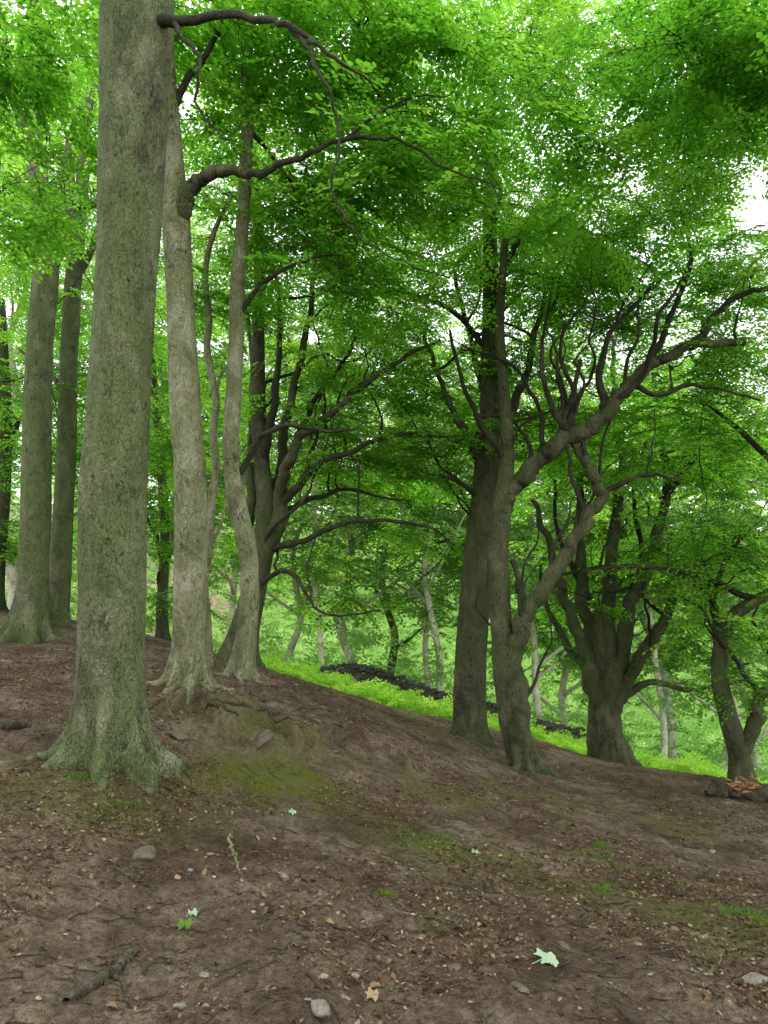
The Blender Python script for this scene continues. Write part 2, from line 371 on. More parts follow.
def cluster_fill(centers, axis_xy, skel, srad, lm, tm, temps, nspr, sc0, tint0, spread=.45, seed=1, rmin=.005, zs=.3, nbough=0):
    rs = np.random.RandomState(seed)
    S = np.array([np.asarray(s) for s in skel]); srad = list(srad)
    for _ in range(nbough):
        j = rs.randint(len(S)); p = S[j].copy(); tgt = centers[rs.randint(len(centers))]
        L = rs.uniform(1.2, 3.4); n = int(L/.16); d = (tgt-p); d /= np.linalg.norm(d)+1e-6; d[2] += .25; r0 = min(srad[j]*.6, .013+.011*L)
        pts = [p]; d00 = d.copy()
        for q in range(n):
            d = d+rs.normal(0, .26, 3)+.08*d00; d /= np.linalg.norm(d); pts.append(pts[-1]+d*.16)
        pts = crom(np.array(pts), 2); rad = np.linspace(r0, rmin, len(pts))
        tube(tm, pts, rad, 6); S = np.vstack([S, pts[4::2]]); srad += list(rad[4::2])
    order = np.argsort([np.min(((S-c)**2).sum(1)) for c in centers])
    allp = []; allaz = []; allpit = []; alltint = []; allsc = []
    for oi in order:
        c = centers[oi]
        d = S-c; cost = np.sqrt((d**2).sum(1)) + 0.8*np.maximum(d[:, 2], 0) + .25*np.maximum(-d[:, 2]-1, 0)
        j = int(np.argmin(cost)); s = S[j]; L = np.linalg.norm(c-s)
        if L > .15:
            r0 = min(srad[j]*.65, .010+.013*L); r0 = max(r0, rmin)
            mid = s*.55+c*.45 + np.array([rs.normal(0, .15), rs.normal(0, .15), .12+abs(rs.normal(0, .10))])*L
            q1 = s*.8+mid*.2+rs.normal(0, .07, 3)*L
            pts = crom([s, q1, mid, mid*.4+c*.6+rs.normal(0, .09, 3)*L, c], 3 if L < 1.2 else 5)
            pts[1:-1] += rs.normal(0, .014+.009*L, (len(pts)-2, 3))
            rad = np.linspace(r0, rmin, len(pts))
            tube(tm, pts, rad, 5 if r0 > .02 else 4)
            S = np.vstack([S, pts[2:]]); srad += list(rad[2:])
        out = c[:2]-np.asarray(axis_xy); a0 = math.atan2(out[1], out[0])
        n = nspr
        off = np.stack([rs.normal(0, spread*.9, n), rs.normal(0, spread*.9, n), rs.normal(0, spread*zs, n)], 1)
        pp = c + off*sc0
        az = np.arctan2(off[:, 1], off[:, 0])*.6 + a0*.4 + rs.normal(0, .9, n)
        allp.append(pp); allaz.append(az); allpit.append(rs.normal(-.12, .24, n)); alltint.append(np.full(n, tint0+rs.normal(0, .16))); allsc.append(sc0*rs.uniform(.7, 1.2, n))
        for k in range(0, n, 2):
            tube(tm, crom([c, (c+pp[k])/2+rs.normal(0, .03, 3), pp[k]], 2), np.linspace(rmin*1.1, rmin*.7, 5), 3)
    p = np.vstack(allp); az = np.concatenate(allaz)
    put_sprays(lm, tm, temps, p, az, np.concatenate(allpit), rs.normal(0, .25, len(p)), np.concatenate(allsc), np.concatenate(alltint), rmin*.7, rs)

def barkfun(base, gzb, r0, lobes, amp, hflare=.28, seed=0):
    def fn(p, rr, D):
        pos = p[:, None]+D*rr[:, :, None]
        h = np.maximum(p[:, 2]-gzb, -.1)[:, None]
        th = np.arctan2(D[..., 1], D[..., 0])
        m = .95 + .04*np.exp(-np.maximum(h, 0)/(hflare*2.2))
        for (a, s, w) in lobes:
            dd = (th-a+math.pi) % (2*math.pi)-math.pi
            m = m + s*np.exp(-(dd/w)**2)*np.exp(-np.maximum(h, 0)/hflare)
            m = m + .10*np.exp(-(dd/w)**2)*np.exp(-np.maximum(h, 0)/.7)
        n = amp*fbm(pos[..., 0]*5, pos[..., 1]*5, pos[..., 2]*1.4, 3, seed) + amp*.4*fbm(pos[..., 0]*16, pos[..., 1]*16, pos[..., 2]*9, 3, seed+9)
        return rr*m*(1+n)
    return fn

def pxpath(pts, Y, k=1.):
    P3 = []; r3 = []
    for q in pts:
        dY = q[3] if len(q) > 3 else 0
        p, t = P(q[0], q[1], Y+dY); P3.append(p); r3.append(q[2]*t*k)
    return np.array(P3), np.array(r3)

def root_tube(mb, bx, by, r0, ang, L, rr, seed, sides=14):
    rs = np.random.RandomState(seed); n = 26
    d = np.linspace(r0*.4, r0*1.15+L, n); a = ang + np.cumsum(rs.normal(0, .06, n))*np.linspace(0, 1, n)
    x = bx+np.cos(a)*d; y = by+np.sin(a)*d; f = np.linspace(0, 1, n)
    rad = rr*(1-f)**.7*.95+.006
    z = gz(x, y)+rad*(.45-1.5*f) + np.where(f < .4, (1-f/.4)**2*rr*1.6, 0)-.02*f
    tube(mb, np.stack([x, y, z], 1), rad, sides, lambda p, q, D: q*(1+.2*fbm(p[:, None, 0]*9+D[..., 0], p[:, None, 1]*9+D[..., 1], D[..., 2]*2, 3, seed)))

SEED = [100]
def tree(name, label, Y, trunk, limbs, blobs, mat, limbmat=None, roots=(), nspr=8, temps=None, flare=.5, tint=.5, amp=.05, sides=40, rootL=.4, dense=1., lk=.8, hf=None, nb=14, lw=(.2, .3), rootmat=None):
    SEED[0] += 13; sd = SEED[0]; rs = np.random.RandomState(sd)
    p, r = pxpath(trunk, Y); bx, by = p[0][0], p[0][1]; zb = g(bx, by)
    t = thing(name, label, 'tree', (bx, by, zb)); org = (bx, by, zb)
    p[0][2] = zb if abs(p[0][2]-zb) < .6 else p[0][2]
    pp = np.vstack([[p[0]-np.array([0, 0, .45])], p]); rr = np.r_[r[0], r]
    Q = crom(np.hstack([pp, rr[:, None]]), 16 if sides > 60 else 8)
    lob = [(a, flare*rs.uniform(.8, 1.3), rs.uniform(*lw)) for a in (roots if len(roots) else np.arange(5)*1.256+rs.uniform(0, 1))]
    mb = MB(); tube(mb, Q[:, :3], np.maximum(Q[:, 3], .01), sides, barkfun((bx, by), zb, r[0], lob, amp, hf or .14+.25*r[0], sd))
    mb.build('trunk', mat, t, origin=org)
    for k, a in enumerate(roots):
        mb = MB(); root_tube(mb, bx, by, r[0]*(1+flare*.5), a, rs.uniform(.7, 1.3)*rootL, r[0]*rs.uniform(.24, .36), sd+k)
        mb.build('root', rootmat or mat, t, origin=org)
    sk = list(Q[len(Q)//3::3, :3]); sr = list(Q[len(Q)//3::3, 3])
    for li, lb in enumerate(limbs):
        lp, lr = pxpath(lb, Y, lk)
        lr = lr*np.linspace(1.05, .75, len(lr))
        Ql = crom(np.hstack([lp, lr[:, None]]), 8)
        m_ = len(Ql)-3; kk = np.arange(m_)
        wob = .025+.28*lr.mean()
        Ql[2:-1, :3] += wob*np.stack([vn(kk*.33, li*3.1, k*7.7, sd+3)+.7*vn(kk*.8, li*3.1, k*7.7, sd+5) for k in range(3)], 1)
        mb = MB(); s_ = 16 if lr[0] > .05 else 10
        tube(mb, Ql[:, :3], np.maximum(Ql[:, 3], .006), s_, lambda p_, q, D: q*(1+.2*fbm(p_[:, None, 0]*8+D[..., 0], p_[:, None, 1]*8+D[..., 1], p_[:, None, 2]*6, 3, sd)))
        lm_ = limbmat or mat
        if lm_ is M['bark_dark'] and (lr[0] < .09): lm_ = M['bark_limb_backlit']
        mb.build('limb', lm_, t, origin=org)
        sk += list(Ql[3:, :3]); sr += list(Ql[3:, 3])
    cs = []
    for (px, py, BY, rx, ry, dp, n) in blobs:
        c, tt = P(px, py, BY)
        for _ in range(max(1, int(round(n*dense)))):
            while 1:
                u = rs.uniform(-1, 1, 3)
                if u.dot(u) < 1: break
            cs.append(c+u*np.array([rx*tt, dp, ry*tt])*1.25)
    if cs:
        lm, tm = MB(), MB()
        cluster_fill(np.array(cs), (bx, by), sk, sr, lm, tm, temps or SP_LO, nspr, 1., tint, seed=sd, nbough=nb)
        tm.build('twigs', M['twig'], t, origin=org)
        lm.build('crown', M['leaf'], t, smooth=False, origin=org)
    return t

PI = math.pi
tree('beech_tree', 'large grey-green beech with the thickest trunk and flared mossy base, nearest the camera', 6.0,
     [(107,760,33),(110,700,34),(112,600,34),(113,500,34),(119,400,32),(125,300,31),(130,200,33),(135,100,35),(137,20,37),(140,-80,34),(146,-250,28),(152,-420,22)],
     [[(145,30,11),(178,22,7,-.2),(240,16,5,-.6),(290,28,4,-.8),(335,58,3,-.9),(372,84,2,-.9)], [(120,0,18),(95,-80,15,.2),(60,-200,11,.4)],
      [(290,28,3,-.8),(320,70,2.2,-.9),(338,130,1.8,-.9),(332,190,1.6,-.9),(350,225,1.5,-.9),(390,258,1.3,-.8),(450,278,1.1,-.7)],
      [(175,24,3,-.3),(200,60,2.4,-.5),(195,100,2,-.5),(230,140,1.6,-.5)]],
     [(25,30,8.4,60,60,.7,10),(240,30,8.4,90,55,.7,10),(370,50,8.6,90,60,.7,9),(15,170,9,45,60,.8,6)],
     M['bark_big'], M['bark_dark'], roots=[PI*1.02, PI*1.28, PI*1.56, PI*1.82, .08, PI*.6], flare=1.0, temps=SP_HI, sides=150, amp=.035, tint=.5, rootL=.28, hf=.15, nb=0, lw=(.13, .2))
tree('beech_tree', 'pale slender beech second from the left foreground, with a crooked limb reaching right', 8.3,
     [(187,690,16.5),(190,640,17),(190,560,16.8),(190,480,16.5),(185,400,16),(181,320,14.5),(177,240,14.5),(173,170,12.5),(168,90,9),(165,0,7.5),(162,-150,7)],
     [[(178,225,10),(184,200,10,-.1),(194,184,9.5,-.15),(210,173,9,-.2),(235,172,8,-.3),(260,176,6,-.45)],
      [(258,176,4.8,-.45),(300,156,3.6,-.6),(350,138,3,-.7),(400,140,2.2,-.7),(440,165,1.6,-.6),(500,190,1.2,-.5)],
      [(172,110,5),(200,60,4),(240,0,3,.2),(290,-60,2.5,.4)], [(345,139,2.2,-.7),(400,100,1.7,-.6),(450,95,1.3,-.5)]],
     [(300,110,9.6,90,80,.9,10),(430,60,9.4,100,70,.9,10),(420,190,9.4,90,50,.9,10),(230,90,9.8,60,60,.8,5),(560,180,9.6,80,60,.9,7),(350,200,9.0,60,30,.5,3)],
     M['bark_pale'], M['bark_dark'], roots=[PI*1.05, PI*1.35, PI*1.62, PI*1.88, .25], flare=.75, temps=SP_HI, sides=90, tint=.52, rootL=.4, nb=0, hf=.15, lw=(.16, .25))
tree('beech_tree', 'slim wavy pale beech just right of the crooked-limbed tree on the root bank', 9.0,
     [(240,680,12),(245,640,10.5),(250,590,10),(247,545,9.6),(237,500,9.2),(231,455,8.8),(233,400,8.4),(236,340,8),(238,280,7.5),(244,200,7),(247,130,6.5),(248,60,6),(249,-40,5),(251,-150,4)],
     [[(236,320,4),(262,285,3,),(300,262,2.4,.1),(340,255,1.6,.2)], [(247,120,4),(280,70,3,.1),(330,20,2.5,.3),(400,-20,2,.4)]],
     [(340,290,10,70,60,.9,9),(340,20,10,90,70,.9,7),(560,50,9.8,100,60,.9,9),(660,110,9.6,90,70,.9,9)],
     M['bark_pale'], M['bark_dark'], roots=[PI*1.2, PI*1.55, PI*1.85, .1], flare=.6, sides=72, tint=.52, amp=.08, rootL=.5, nb=2, hf=.13)
tree('beech_sapling', 'thin crooked stem standing between the two pale foreground beeches', 9.6,
     [(208,684,5),(207,620,4.5),(204,580,4.5),(209,550,4.4),(212,500,4.4),(216,470,4.4),(213,430,4.2),(216,400,4),(207,350,3.6),(209,320,3.6),(205,275,3.2),(213,235,2.6),(232,195,2)],
     [[(214,400,2.5),(224,370,2),(236,345,1.4)], [(209,550,2.4),(222,520,2),(228,480,1.3)]],
     [(215,215,10,25,30,.5,3),(207,300,10,15,30,.3,2)], M['bark_pale'], sides=20, tint=.5, flare=.3, nb=0)
tree('beech_tree', 'broad-based old beech at far left, forking high beside a narrower trunk', 14.0,
     [(28,636,18),(33,580,15.5),(36,500,15),(37,420,14),(40,340,13),(46,275,13),(45,235,10.5),(38,180,10),(36,120,9),(35,40,8),(33,-60,6)],
     [[(48,262,11.5),(60,225,11,-.2),(68,185,10,-.3),(80,130,8,-.4),(98,60,7),(110,-20,5)], [(38,180,7),(20,120,6),(5,40,5)], [(66,200,6,-.2),(95,205,5,-.3),(112,190,4,-.4),(130,150,2)]],
     [(60,60,15.2,90,60,1.2,12),(5,280,15.5,35,50,1,6),(130,210,16,35,90,1,9),(130,60,15.5,80,60,1.4,9),(5,160,15.2,35,50,1,5),(70,300,16.5,50,50,1,5)],
     M['bark_big'], roots=[PI*1.1, PI*1.4, PI*1.7, 0], flare=.7, sides=56, tint=.5, nb=6, lk=.95)
tree('beech_tree', 'narrow straight beech behind the broad-based tree at far left', 15.0,
     [(57,624,12),(62,540,10.5),(66,460,10),(68,380,9),(72,300,8.5),(78,230,7.5),(85,150,6),(90,60,5)],
     [[(68,400,4),(45,370,3),(20,350,2)], [(74,280,5),(100,230,4),(130,190,3)]],
     [(40,430,15.8,45,45,1,9),(110,370,16,50,90,1,11),(150,500,17,55,50,1,10),(200,420,16,50,80,1,13),(215,560,18,30,40,1,6),(60,540,17,60,30,1,6)],
     M['bark_big'], roots=[PI*1.4, PI*1.9], flare=.5, sides=32, tint=.55)
tree('beech_tree', 'dark trunk cut by the left edge of the picture, beyond the broad beech', 17.0,
     [(-8,632,9),(-3,560,8),(4,480,7),(5,400,6),(0,300,5)], [[(4,460,3),(20,420,2.5),(38,400,2)]], [(10,520,17,30,25,.8,4),(8,400,16.5,30,40,.8,5)], M['bark_dark'], sides=24, tint=.5, nb=3)
tree('beech_tree', 'thin black trunk seen between the nearest beech and the crooked-limbed one', 19.0,
     [(163,652,6.5),(162,600,5.5),(165,540,5),(160,450,4.5),(150,350,4)], [[(162,560,3),(150,520,2.5),(135,490,2)]], [(120,470,19,55,60,1.2,10),(170,380,19,60,70,1.2,14),(110,560,19.5,30,30,.8,5),(180,560,20,25,40,1,5)], M['bark_dark'], sides=20, tint=.6, nb=6)
tree('beech_tree', 'multi-stemmed beech behind the wavy tree, its limbs fanning up to the right', 12.5,
     [(238,664,18),(245,630,15),(254,590,13),(262,552,12),(266,510,10),(262,465,8.5),(258,400,8),(258,330,7),(260,260,6),(255,180,5),(250,80,4)],
     [[(262,565,10),(278,512,9,-.1),(286,470,7.5,-.2),(303,438,6.5,-.2),(340,405,5,-.3),(380,372,4,-.3),(440,340,2.5,-.2)],
      [(268,525,8),(280,470,7,.2),(286,420,6,.3),(300,350,5,.4),(312,290,4,.4),(320,230,3,.4)],
      [(254,590,9),(247,540,8,.3),(250,480,7,.4),(252,420,6,.4),(250,350,5,.4),(240,260,4,.4)],
      [(270,520,6),(300,482,5,-.3),(340,455,4,-.5),(400,435,3,-.6),(465,440,2,-.6)],
      [(264,548,4.5),(300,543,4,-.3),(350,522,3,-.6),(420,525,2.2,-.7),(455,545,1.5,-.7)],
      [(263,470,6),(275,400,5,-.3),(280,330,4,-.3),(275,270,3,-.3)],
      [(252,590,4),(285,570,3,-.3),(310,600,2.2,-.4),(330,615,1.8,-.4),(380,610,1.3,-.4)],
      [(276,515,4),(310,500,3.2,.3),(350,490,2.6,.4),(400,500,1.6,.4)], [(290,455,4),(315,400,3.2,.2),(350,350,2.5,.3),(370,300,1.8,.3)]],
     [(330,380,13.2,75,50,1.1,14),(270,190,13,80,90,1.5,15),(390,310,13.1,75,70,1.2,14),(400,455,13.2,65,35,1,9),(300,470,13.8,60,40,1,8),(360,180,12.6,80,60,1.3,12),(360,545,14,70,20,1,5),(290,300,13.8,50,60,1,9),(320,590,15,40,20,.8,3)],
     M['bark_dark'], roots=[PI*1.2, PI*1.6, PI*1.95], flare=.5, sides=40, tint=.6, nb=26)
tree('beech_tree', 'straight dark-trunked beech in the centre, left one of the close central pair', 13.0,
     [(469,736,16.5),(470,690,16.5),(472,640,16),(476,580,15.5),(481,530,15),(486,480,13.5),(489,430,11.5),(490,370,9.5),(491,300,8.5),(490,230,7.5),(490,150,6),(492,50,4)],
     [[(487,470,6),(462,430,5),(443,390,4,-.2),(425,330,3,-.3)], [(488,440,7),(518,392,5.5),(535,340,4.5,-.2),(547,285,3,-.2)],
      [(488,400,5),(470,340,4,.3),(455,270,3,.4)], [(490,300,5),(520,240,4,-.3),(560,200,3,-.5)], [(484,500,4),(455,480,3,-.4),(420,470,2,-.7)],
      [(489,350,4),(450,310,3,-.3),(400,290,2.2,-.6),(360,300,1.4,-.8)]],
     [(490,190,13.9,90,80,1.2,15),(430,385,13.9,65,65,1.2,12),(540,320,13.9,60,70,1.2,13),(480,70,12.6,110,60,1.4,12),(490,300,14.2,60,60,.8,6),(430,490,14.6,65,32,1,6),(545,440,14.8,50,45,1,7)],
     M['bark_dark'], roots=[PI*1.15, PI*1.45, PI*1.75, 0], flare=.5, sides=56, tint=.6, rootL=.25, nb=26, hf=.15)
tree('beech_tree', 'twisting two-stemmed beech, right of the central pair, with a long limb sweeping right', 11.6,
     [(524,762,14),(513,722,13.5),(507,682,12.5),(503,640,12),(499,590,11.5),(498,545,11),(502,505,10),(507,460,7.5),(505,400,6),(500,330,5),(505,240,4)],
     [[(501,512,11),(516,484,10.5),(540,460,10,-.1),(572,436,9.5,-.2),(604,414,9,-.3),(630,384,8.5,-.3),(662,358,7.5,-.4),(700,345,6.5,-.5),(745,342,4.5,-.5)],
      [(522,750,10,-.1),(518,700,11.5,-.12),(516,655,11,-.1),(521,622,10,-.2),(540,596,9,-.2),(562,560,8.5,-.2),(586,522,8,-.2),(603,493,7.5,-.2),(592,468,6.5,-.2),(578,448,5.5,-.1),(571,405,4,0),(580,360,3)],
      [(690,348,5,-.5),(715,315,4.5,-.5),(748,293,4,-.6),(790,290,3,-.6)],
      [(515,650,7,-.1),(522,600,5,.1),(512,560,4,.3)],
      [(604,414,5,-.3),(600,370,4,-.2),(620,320,3,-.1),(660,280,2.4,0)],
      [(505,460,4),(470,400,3,-.4),(450,330,2,-.5)],
      [(640,375,4,-.3),(670,320,3.4,-.2),(690,260,2.6,-.1),(680,210,1.6,-.1)],
      [(560,445,3.5,-.2),(575,400,3,-.3),(560,350,2.2,-.3),(585,300,1.6,-.3)], [(630,384,3.4,-.3),(655,395,3,-.5),(700,385,2.4,-.6),(760,400,1.6,-.7)],
      [(603,493,3,-.2),(640,475,2.4,-.3),(680,478,1.6,-.4)], [(572,436,4,-.2),(550,400,3.2,-.4),(540,350,2.5,-.5),(560,290,1.6,-.5)]],
     [(640,295,12.6,100,55,1.1,17),(560,380,12.9,50,45,1,9),(720,230,11.8,70,70,1.1,13),(640,160,11.6,110,70,1.2,14),(700,375,12.7,75,40,1,13),(560,250,12,70,60,1,10),(610,60,11,120,60,1.2,12),(740,80,10.6,70,90,1,11),(640,440,13,60,25,.8,5)],
     M['bark_dark'], roots=[-.35, PI*1.3, PI*1.55, PI*1.8, PI*1.05], flare=.55, sides=56, tint=.58, amp=.09, rootL=.45, nb=38, hf=.15, lk=.9)
tree('beech_tree', 'low-forking many-stemmed beech right of centre, stems spreading like a fan', 16.0,
     [(608,764,21),(606,740,19),(604,715,17),(602,690,13),(601,645,11),(604,610,8)],
     [[(600,735,9,-.1),(592,685,9,-.15),(580,635,8,-.1),(563,590,6.5,-.2),(548,545,5,-.2),(532,500,3.5,-.2)],
      [(600,720,9,.1),(594,665,9,.15),(585,610,8,.2),(578,545,6.5,.3),(580,480,5,.3),(574,420,3.5,.3)],
      [(606,735,10,-.15),(606,680,10,-.2),(608,610,8.5),(613,530,7),(620,470,5),(612,410,4),(615,340,3)],
      [(612,735,10,-.05),(615,680,10,-.1),(630,610,8,-.2),(650,562,7,-.3),(666,500,6,-.3),(660,430,4.5,-.2),(652,370,3)],
      [(612,710,9,-.1),(638,660,7,-.3),(662,625,6.5,-.5),(680,590,5,-.6),(706,562,4,-.7),(750,545,2.5,-.7)],
      [(614,705,5,-.1),(650,682,4,-.3),(692,690,3,-.5),(745,680,2,-.6)],
      [(596,680,5),(570,650,4.5,.2),(545,600,3,.3),(540,560,2)],
      [(650,565,4,-.3),(600,568,3,-.6),(560,575,2,-.8)],
      [(662,500,4,-.3),(700,450,3,-.3),(720,400,2,-.3)], [(625,615,4,.2),(640,560,3.4,.4),(635,500,2.6,.5),(645,440,2,.5)], [(590,600,4,.2),(560,540,3,.4),(555,480,2.2,.5)]],
     [(560,460,16.8,55,50,1.2,13),(640,440,16.8,80,55,1.4,22),(720,490,16,65,55,1.2,17),(600,545,17,75,30,1.2,10),(700,600,16.2,60,35,1,10),(560,620,17,45,25,1,4)],
     M['bark_dark'], roots=[PI*1.1, PI*1.4, PI*1.65, PI*1.9], flare=.5, sides=56, tint=.6, amp=.1, rootL=.3, nb=32, lk=.88)
tree('beech_tree', 'leaning forked young beech at the right edge beside the fallen log', 13.0,
     [(740,780,12),(739,755,10.5),(729,720,9.5),(720,680,8.5),(722,640,7.5),(735,615,7),(757,600,6),(795,582,5)],
     [[(741,765,9),(755,718,8.5,-.1),(770,688,7.5,-.2),(795,650,7,-.2),(820,590,5)], [(722,645,5),(714,600,4,.2),(730,555,3,.3),(762,520,2,.3)],
      [(757,600,4),(700,575,3,-.3),(640,566,2.4,-.5),(580,572,1.5,-.6)], [(810,610,6,-.2),(790,500,5),(750,440,4),(700,400,2.5)]],
     [(735,410,13.2,50,60,1,11),(738,555,13,45,45,.8,9),(745,650,12.8,35,35,.6,4),(690,555,13,55,28,.8,6)],
     M['bark_dark'], roots=[PI*1.3, PI*1.9], flare=.4, sides=36, tint=.58, rootL=.25, nb=12)
tree('beech_tree', 'overhanging beech rooted outside the right edge, its boughs filling the top right corner', 7.6,
     [(930,820,40),(935,600,34),(930,400,32),(920,200,30),(900,0,26),(890,-200,20)],
     [[(905,60,11),(850,20,8),(790,-10,5,-.1),(720,-20,3,-.2)]],
     [(735,15,7.6,75,45,.5,9),(770,90,7.6,40,50,.5,4)],
     M['bark_big'], M['bark_dark'], temps=SP_HI, sides=40, tint=.3, nb=0)
print('trees', time.time()-T0)

# ---------------------------------------------------------------- background trees (shared variants)
def bg_variant(k):
    rs = np.random.RandomState(900+k); H = rs.uniform(16, 20)
    n = 11; z = np.linspace(-.6, H*.85, n)
    x = np.cumsum(rs.normal(0, .22, n)); y = np.cumsum(rs.normal(0, .22, n)); x -= x[0]; y -= y[0]
    p = np.stack([x, y, z], 1); r = np.linspace(.17+.04*(k % 3), .05, n); Q = crom(np.hstack([p, r[:, None]]), 4)
    tr = MB(); tube(tr, Q[:, :3], Q[:, 3], 12, barkfun((0, 0), 0, .2, [(1., .4, .4), (3.5, .4, .4), (5, .4, .4)], .08, .2, k))
    lims = []; sk = list(Q[10:, :3]); sr = list(Q[10:, 3])
    for j in range(8):
        i = int(rs.uniform(.15, .8)*len(Q)); s = Q[i, :3]; a = rs.uniform(0, 2*PI); L = rs.uniform(1.5, 3.6)
        e = s+np.array([math.cos(a)*L, math.sin(a)*L, L*.8]); m_ = (s+e)/2+rs.normal(0, .3, 3)
        q = crom([s, m_, e], 5); rr = np.linspace(Q[i, 3]*.6, .02, len(q)); lb = MB(); tube(lb, q, rr, 8); lims.append(lb)
        sk += list(q); sr += list(rr)
    cs = []
    for _ in range(54):
        while 1:
            u = rs.uniform(-1, 1, 3)
            if u.dot(u) < 1: break
        cs.append(np.array([0, 0, H*.62])+u*np.array([4.2, 4.2, H*.43]))
    lm, tm = MB(), MB()
    cluster_fill(np.array(cs), (0, 0), sk, sr, lm, tm, SP_FAR, 7, 1.45, .5, seed=k+5, rmin=.009, zs=.7)
    return tr, lims, tm, lm
VAR = []
for k in range(5):
    tr, lims, tm, lm = bg_variant(k)
    root = thing('woodland_tree', '', 'tree', (0, 0, 0))
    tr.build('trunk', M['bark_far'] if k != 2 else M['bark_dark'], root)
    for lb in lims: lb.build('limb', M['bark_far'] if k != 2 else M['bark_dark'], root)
    tm.build('twigs', M['twig'], root); lm.build('crown', M['leaf_far_haze'], root, smooth=False)
    VAR.append([root, False])
def place_bg(px, Y, k, label, rz=0, s=1., group='trees in the open wood beyond the field'):
    x = (px-384)*Y/(F*cp_+20); z = g(x, Y); root, used = VAR[k]
    if not used: o = root; VAR[k][1] = True
    else:
        o = root.copy(); C.objects.link(o)
        for ch in list(root.children):
            c = ch.copy(); C.objects.link(c); c.parent = o
    o.location = (x, Y, z); o.rotation_euler = (0, 0, rz); o.scale = (s, s, s); o['label'] = label; o['group'] = group
BG = [(331,31,0,'pale trunk in the far wood, leftmost behind the stone wall'),
 (360,33,1,'pale trunk second from left behind the stone wall'),
 (425,34,3,'pale trunk behind the stone wall, left of the central pair of beeches'),
 (446,31,4,'pale trunk behind the stone wall, tight against the central straight beech'),
 (549,32,0,'pale trunk glimpsed between the twisting beech and the fan-stemmed beech, left one'),
 (566,36,1,'pale trunk glimpsed just left of the fan-stemmed beech base'),
 (656,31,3,'pale trunk beyond the field, first to the right of the fan-stemmed beech'),
 (670,34,4,'pale trunk beyond the field, second to the right of the fan-stemmed beech'),
 (708,33,1,'pale trunk beyond the field, left of the leaning forked beech'),
 (762,34,0,'pale trunk beyond the field at the right edge, behind the forked beech'),
 (90,27,3,'background tree filling the gap left of the nearest beech trunk'),
 (152,30,4,'background tree between the nearest beech and the crooked-limbed one'),
 (218,31,0,'background tree in the gap between the two pale foreground beeches'),
 (285,34,1,'background tree just right of the fan-limbed left beech'),
 (392,40,2,'dark slender trunk deep in the wood, midway behind the open gap'),
 (505,38,3,'far tree hidden behind the central pair of beeches'),
 (610,40,2,'dark far tree directly behind the fan-stemmed beech'),
 (10,29,1,'background tree beyond the far left beech trunks')]
for i, (px, Y, k, lb) in enumerate(BG): place_bg(px, Y, k, lb, rz=i*1.3, s=.85+.3*((i*37) % 10)/10)

# distant wood: one mass
lm = MB(); rs = np.random.RandomState(3); N = 5600
Yd = rs.uniform(50, 95, N); xd = rs.uniform(-.72, .72, N)*Yd
lo = gz(xd, Yd)+.3; top = 12+.17*Yd+6*fbm(xd*.09, Yd*.09, 0, 3, 3)
zd = lo+(top-lo)*rs.uniform(0, 1, N)
put_sprays(lm, None, SP_FAR, np.stack([xd, Yd, zd], 1), rs.uniform(0, 6.3, N), rs.normal(0, .5, N), rs.normal(0, .5, N), rs.uniform(1.8, 3.2, N), rs.uniform(.5, 1, N))
tag(lm.build('distant_wood', M['leaf_far_haze'], smooth=False), 'pale hazy green mass of distant woodland across the valley', 'woodland', kind='stuff')

# ---------------------------------------------------------------- field undergrowth
def blades(xx, yy, h, w, mat, name, label, cat, seed=1, lean=.5):
    rs = np.random.RandomState(seed); n = len(xx); z = gz(xx, yy)-.01
    a = rs.uniform(0, 2*PI, n); hh = h*rs.uniform(.5, 1.2, n); la = rs.uniform(0, 2*PI, n); ll = rs.uniform(.1, 1, n)*lean*hh
    b0 = np.stack([xx, yy, z], 1); s = np.stack([np.cos(a)*w, np.sin(a)*w, 0*a], 1)
    mid = b0+np.stack([np.cos(la)*ll*.35, np.sin(la)*ll*.35, hh*.6], 1); tip = b0+np.stack([np.cos(la)*ll, np.sin(la)*ll, hh*.95], 1)
    V = np.stack([b0-s, b0+s, mid+s*.8, tip, mid-s*.8], 1).reshape(-1, 3)
    mb = MB(); mb.add(V, np.arange(n*5).reshape(n, 5), np.clip(rs.uniform(.1, .9, n), 0, 1))
    return tag(mb.build(name, mat, smooth=False), label, cat, kind='stuff')
rs = np.random.RandomState(5)
lm = MB(); N = 5200; yy = 16.8+rs.uniform(0, 1, N)**1.1*10.6; xx = rs.uniform(-.25, .62, N)*yy+rs.normal(0, .3, N)
keep = (fieldmask(xx, yy) > .4) & (vn(xx*.8, yy*.5, 0, 4) > -.75); xx, yy = xx[keep], yy[keep]; N = len(xx)
hb = np.maximum(.06, .2+.2*vn(xx*.9, yy*.9, 0, 66))
put_sprays(lm, None, SP_FAR, np.stack([xx, yy, gz(xx, yy)+rs.uniform(.1, 1., N)*hb], 1), rs.uniform(0, 6.3, N), rs.normal(.25, .3, N), rs.normal(0, .35, N), rs.uniform(.3, .65, N), rs.uniform(.35, .9, N))
tag(lm.build('field_bracken', M['field'], smooth=False), 'bright lime-green bracken and grass covering the open field behind the trees', 'bracken', kind='stuff')
lm = MB(); N = 2100; yy = rs.uniform(29.8, 44, N); xx = rs.uniform(-.65, .62, N)*yy
den = fbm(xx*.35, yy*.35, 0, 2, 61); keep = den > -.2; xx, yy, den = xx[keep], yy[keep], den[keep]; N = len(xx)
